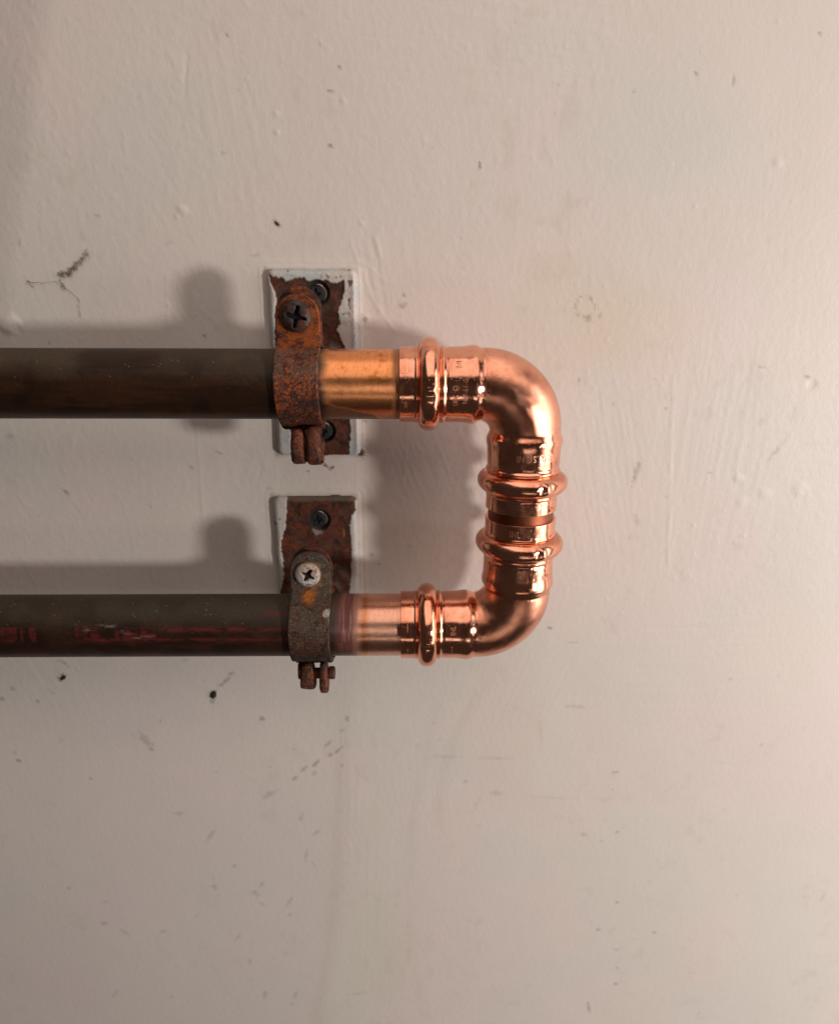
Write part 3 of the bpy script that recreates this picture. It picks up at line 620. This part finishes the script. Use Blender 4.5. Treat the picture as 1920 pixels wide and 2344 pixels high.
# ------------------------------------------------------------------ press elbows
def sock_profile():
    s = np.concatenate([[0, 0, .06], np.arange(.2, 26.5, .22), [26.5]])
    def R(s):
        r = 12.0+0*s
        r = r+.32*np.exp(-((s-5.35)/.42)**2)+.42*np.exp(-((s-13.55)/.50)**2)-.18*np.exp(-((s-14.7)/.4)**2)
        r = r+.10*ss(15, 20, s)+.45*np.exp(-((s-23.4)/2.1)**2)-.50*ss(23.6, 26.6, s)
        return r
    r = R(s); r[0] = 11.15; r[1] = 11.9; r[2] = 12.0
    return s, r
def elbow(zc, sgn, label):
    """corner at (XV, zc); one socket opens left along the pipe, the other opens down (sgn=-1) or up (+1)"""
    t = thing('press_elbow', (XV, HP, zc), label, 'pipe fitting', 'copper press elbows forming the U-turn')
    na = 200; th = np.linspace(0, 2*np.pi, na, endpoint=False)
    def frame(which):     # face centre, axis pointing to the corner, two radial axes (e1 faces the viewer)
        if which == 'side': return np.array([XV-FACE, HP, zc]), np.array([1., 0, 0]), np.array([0, 1., 0]), np.array([0, 0, 1.])
        return np.array([XV, HP, zc+sgn*FACE]), np.array([0, 0, -1.*sgn]), np.array([0, 1., 0]), np.array([1., 0, 0])
    def rev(s, r, fr):
        o, ax, e1, e2 = fr
        return o+s[:, None, None]*ax+(r*np.cos(th))[..., None]*e1+(r*np.sin(th))[..., None]*e2
    for w in ('side', 'end'):
        fr = frame(w); sd = (1 if w == 'side' else 2)+(0 if sgn < 0 else 5)
        s, r = sock_profile(); r = np.broadcast_to(r[:, None], (len(s), na)).copy()
        wob = ss(26.4, 22, s)[:, None]*(.05*(f2(s[:, None]/5+0*r, 2.5*np.sin(th)[None]+7+0*r, sd, 2)-.5)+.10*(f2(s[:, None]/9+0*r, 1.5*np.cos(th)[None]+3+0*r, sd+3, 2)-.5))
        r[2:] += wob[2:]
        flip = (w == 'end') == (sgn < 0)
        F = gridF(len(s), na, cv=True)
        P = rev(s, r, fr)
        so = mesh('socket', P, F, M_COPPER['X' if w == 'side' else 'Z'], t)
        # bead: the rolled ring over the seal, faintly six-sided from the press jaws, with a witness ridge in front
        u = np.linspace(-1, 1, 46); sb = 9.3+3.45*u; rb = 11.8+3.15*(1-np.abs(u)**2.4)**.62
        m6 = .16*np.cos(6*(th-.25))[None]*(1-u[:, None]**2)
        t0 = 0.0 if w == 'side' else .42; wr = lambda a: (a+np.pi) % (2*np.pi)-np.pi
        notch = .34*np.exp(-(wr(th-t0)/.055)**4)[None]*np.exp(-(u[:, None]/.5)**4)-.30*np.exp(-(wr(th-t0+.14)/.06)**2)[None]*np.exp(-(u[:, None]/.55)**2)
        nz = .10*(f2(sb[:, None]/3+0*m6, 3*np.sin(th)[None]+5+0*m6, sd+9, 2)-.5)
        mesh('bead', rev(sb, rb[:, None]+m6+notch+nz, fr), gridF(len(sb), na, cv=True), M_COPPER['X' if w == 'side' else 'Z'], so)
        stamps(so, w, sgn, fr)
    # bend
    R = FACE-26.5; nb = 70; cx, cz = XV-R, zc+sgn*R
    b = np.linspace(-.03, math.pi/2+.03, nb); P = np.zeros((nb, na, 3))
    rt = 11.64+.28*np.clip(np.sin(2*b), 0, 1)**.6
    for i, q in enumerate(b):
        e2 = np.array([math.sin(q), 0, -sgn*math.cos(q)]); o = np.array([cx, HP, cz])+R*e2
        r = rt[i]+.16*max(0, math.sin(2*q))*(f2(q*3+0*th, 2.2*np.sin(th)+4, 6 if sgn > 0 else 12, 2)-.5)
        r = r+.22*np.exp(-(((th-np.pi/2-.55)+np.pi) % (2*np.pi)-np.pi)**2/.10)*max(0, math.sin(2*q))   # slight crease along the outside
        P[i] = o+(r*np.cos(th))[:, None]*np.array([0, 1., 0])+(r*np.sin(th))[:, None]*e2
    mesh('bend', P, gridF(nb, na, cv=True), M_BEND, t)
    return t
def text_geo(s, size):
    cu = bpy.data.curves.new('stamp', 'FONT'); cu.body = s; cu.size = size; cu.extrude = 0; cu.align_x = 'CENTER'; cu.align_y = 'CENTER'; cu.resolution_u = 2
    cu.offset = .0; cu.space_character = 1.08
    o = bpy.data.objects.new('stamp', cu); SC.collection.objects.link(o); bpy.context.view_layer.update()
    me = bpy.data.meshes.new_from_object(o.evaluated_get(bpy.context.evaluated_depsgraph_get()))
    V = np.array([v.co[:] for v in me.vertices]); F = [tuple(p.vertices) for p in me.polygons]
    E = {}
    for f in F:
        for a, b in zip(f, f[1:]+f[:1]): E[(a, b)] = 1
    edges = [e for e in E if (e[1], e[0]) not in E]
    bpy.data.objects.remove(o); bpy.data.curves.remove(cu); bpy.data.meshes.remove(me)
    tris = []
    for f in F: tris += [(f[0], f[k], f[k+1]) for k in range(1, len(f)-1)]
    return V[:, :2], tris, edges
def emboss(parent, s, size, fr, s0, phi0, rot, lift=.26, base=12.05, stretch=.78):
    """raised lettering wrapped on the socket: s0 = distance from the face, phi0 = angle from the front (rad)"""
    V, T, E = text_geo(s, size); a = math.radians(rot); V = V*np.array([stretch, 1])
    U = V[:, 0]*math.cos(a)-V[:, 1]*math.sin(a); W = V[:, 0]*math.sin(a)+V[:, 1]*math.cos(a)   # picture right / up
    o, ax, e1, e2 = fr
    if abs(ax[0]) > .5: S = s0+U; ph = phi0+W/base          # horizontal socket: picture right = along, up = round
    else: S = s0-W*ax[2]*-1 if ax[2] > 0 else s0-W; ph = phi0+U/base
    def wrap(r): return o+S[:, None]*ax+(r*np.cos(ph))[:, None]*e1+(r*np.sin(ph))[:, None]*e2
    n = len(V); P = np.concatenate([wrap(base+lift), wrap(base-.25)])
    T = np.array(T); E = np.array(E); Q = np.stack([E[:, 1], E[:, 0], E[:, 0]+n, E[:, 1]+n], -1)
    return P, T, Q, parent
def stamps(so, w, sgn, fr):
    L = []
    if w == 'side' and sgn < 0: pass
    if w == 'side':
        up = sgn < 0
        if up:
            L += [('UPC', 2.3, 17.3, -.30, 90), ('O', 2.9, 17.4, .02, 90), ('x', 1.9, 17.5, .02, 0), ('NSF-61-G', 2.3, 20.3, -.06, 90), ('INL', 2.5, 18.4, .66, 90), ('INT', 1.5, 2.0, -.42, 90), ('I', 4.4, 2.4, .5, 0)]
        else: L += [('INL', 2.7, 18.2, .28, 90), ('I', 5.4, 17.8, -.42, 0), ('I', 4.6, 2.4, .36, 0), ('I', 3.0, 2.4, -.45, 0)]
    elif sgn < 0: L += [('E:3/4 S@NI', 3.1, 19.3, .16, 180), ('I', 2.0, 17.2, .95, 92), ('INL', 1.9, 1.5, .78, 180)]
    else: L += [('INL', 3.0, 3.0, -.30, 0), ('INZ', 2.6, 19.0, .72, 0), ('I', 3.6, 4.6, .95, 90)]
    Ps, Ts, Qs, n = [], [], [], 0
    for s, size, s0, ph, rot in L:
        P, T, Q, _ = emboss(so, s, size, fr, s0, ph, rot)
        Ps.append(P); Ts.append(T+n); Qs.append(Q+n); n += len(P)
    if not Ps: return
    mesh('stamped_lettering', np.concatenate(Ps), [np.concatenate(Ts), np.concatenate(Qs)], M_MARK, so, smooth=False)
elbow(ZU, -1, 'shiny copper elbow stamped 3/4, at the top of the U-turn')
elbow(ZL, 1, 'shiny copper elbow at the bottom of the U-turn')

# short joining pipe between the two elbows
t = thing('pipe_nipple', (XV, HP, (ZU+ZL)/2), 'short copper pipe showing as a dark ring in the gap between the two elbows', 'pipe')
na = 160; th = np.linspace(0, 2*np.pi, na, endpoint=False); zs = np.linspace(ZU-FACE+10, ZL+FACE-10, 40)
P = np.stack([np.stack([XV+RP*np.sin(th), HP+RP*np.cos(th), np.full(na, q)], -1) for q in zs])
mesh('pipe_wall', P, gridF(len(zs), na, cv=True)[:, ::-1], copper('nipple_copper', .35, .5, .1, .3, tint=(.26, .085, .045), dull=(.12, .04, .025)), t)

# ------------------------------------------------------------------ cobwebs, crumbs
def fibres(name, pts_list, r, mat, label, cat):
    V, F = [], []
    for pts in pts_list:
        p = np.array(pts, float); n = len(p); d = np.gradient(p, axis=0); d /= np.linalg.norm(d, axis=1)[:, None]+1e-9
        a = np.cross(d, [0, 1, 0.01]); a /= np.linalg.norm(a, axis=1)[:, None]+1e-9; b = np.cross(d, a)
        base = len(V)
        for i in range(n):
            rr = r*(.45+1.1*RNG.rand())
            for k in range(5):
                q = 2*math.pi*k/5; V.append(p[i]+rr*(math.cos(q)*a[i]+math.sin(q)*b[i]))
        for i in range(n-1):
            for k in range(5): F.append((base+i*5+k, base+i*5+(k+1) % 5, base+(i+1)*5+(k+1) % 5, base+(i+1)*5+k))
    o = mesh(name, np.array(V), np.array(F), mat); o['label'] = label; o['category'] = cat; return o
def wander(pp, n, amp, h=.35, seed=0):
    rs = np.random.RandomState(seed); q = np.array([at(*p, h) for p in pp]); s = np.linspace(0, len(q)-1, n)
    x = np.interp(s, range(len(q)), q[:, 0])+amp*rs.randn(n); z = np.interp(s, range(len(q)), q[:, 1])+amp*rs.randn(n)
    return np.stack([x, h+.25*rs.rand(n), z], -1)
fibres('cobweb', [wander([(70, 647), (100, 648), (129, 644), (160, 665), (181, 684), (184, 728)], 60, .10, seed=1)]
       + [wander([(136, 630), (160, 625), (175, 608), (203, 578)], 50, .55, seed=k+3) for k in range(4)] + [wander([(66, 645), (76, 650)], 14, .5, seed=12), wander([(138, 645), (150, 662)], 16, .5, seed=13)],
       .06, M_WEB, 'grey cobweb strand with dust caught on it, on the wall left of the upper bracket', 'cobweb')
fibres('cobweb', [wander([(740, 1066), (757, 1072), (766, 1069), (757, 1077)], 26, .22, seed=21), wander([(741, 1060), (744, 1050)], 8, .1, seed=22), wander([(742, 1062), (752, 1069), (738, 1056)], 18, .25, seed=23)],
       .07, M_SOOT, 'tiny tangle of dark fibres just below the upper bracket plate', 'cobweb')
fibres('cobweb', [wander([(812, 1010), (818, 1028), (832, 1038), (812, 1024)], 40, .7, h=.8, seed=30+k) for k in range(5)],
       .08, plain('tan_dust', (.20, .15, .09), .9), 'tan dusty web clump at the lower right corner of the upper plate', 'cobweb')
def crumb(px, py, rx, rz, ang, mat, label, cat, name, seed, legs=0, h0=.3):
    cx, cz = at(px, py, .3); nu, nv = 22, 14; u = np.linspace(0, 2*np.pi, nu, endpoint=False); v = np.linspace(-1.55, 1.55, nv)
    U, W = np.meshgrid(u, v, indexing='ij'); x = rx*np.cos(W)*np.cos(U); z = rz*np.cos(W)*np.sin(U); y = .45*min(rx, rz)*np.sin(W)
    P = np.stack([x, y, z], -1); P *= (.65+.8*f3(P+seed*3.1, 1.2, seed, 3))[..., None]
    a = math.radians(ang); X = P[..., 0]*math.cos(a)-P[..., 2]*math.sin(a); Z = P[..., 0]*math.sin(a)+P[..., 2]*math.cos(a)
    P = np.stack([cx+X, h0+P[..., 1], cz+Z], -1)
    V = [P.reshape(-1, 3)]; F = [gridF(nu, nv, cu=True)]; n = nu*nv; rs = np.random.RandomState(seed)
    for k in range(legs):
        q = a+rs.uniform(-1.0, 1.0)+(math.pi if k % 2 else 0); p0 = np.array([cx, h0, cz]); p1 = p0+np.array([math.cos(q), .3, math.sin(q)])*rx*1.1; p2 = p1+np.array([math.cos(q-.9), -.35, math.sin(q-.9)])*rx*.9
        for s, e in ((p0, p1), (p1, p2)):
            w = .07; off = np.array([[-w, 0, -w], [w, 0, w], [w, .1, -w], [-w, .1, w]])
            V.append(np.concatenate([s+off, e+off*.6])); F.append(np.array([(n, n+1, n+5, n+4), (n+1, n+2, n+6, n+5), (n+2, n+3, n+7, n+6), (n+3, n, n+4, n+7)])); n += 8
    o = mesh(name, np.concatenate(V), np.concatenate(F), mat); o['label'] = label; o['category'] = cat
crumb(145, 1552, 1.3, .7, 40, M_SOOT, 'tiny dead black insect with spread legs on the wall under the lower pipe', 'insect', 'dead_insect', 4, 6)
crumb(489, 1591, 1.9, 1.1, 68, M_SOOT, 'dark brown crumb of dirt stuck to the wall below the lower pipe', 'dirt', 'dirt_crumb', 5)
crumb(634, 511, .75, .4, -52, M_SOOT, 'small dark splinter of dirt on the wall above the upper bracket', 'dirt', 'dirt_crumb', 6)
crumb(584, 1357, 1.6, .55, 5, plain('brown_crumb', (.06, .035, .02), .9), 'brown crumbs of dirt lying on top of the lower pipe by its bracket', 'dirt', 'dirt_crumb', 9, h0=HP)
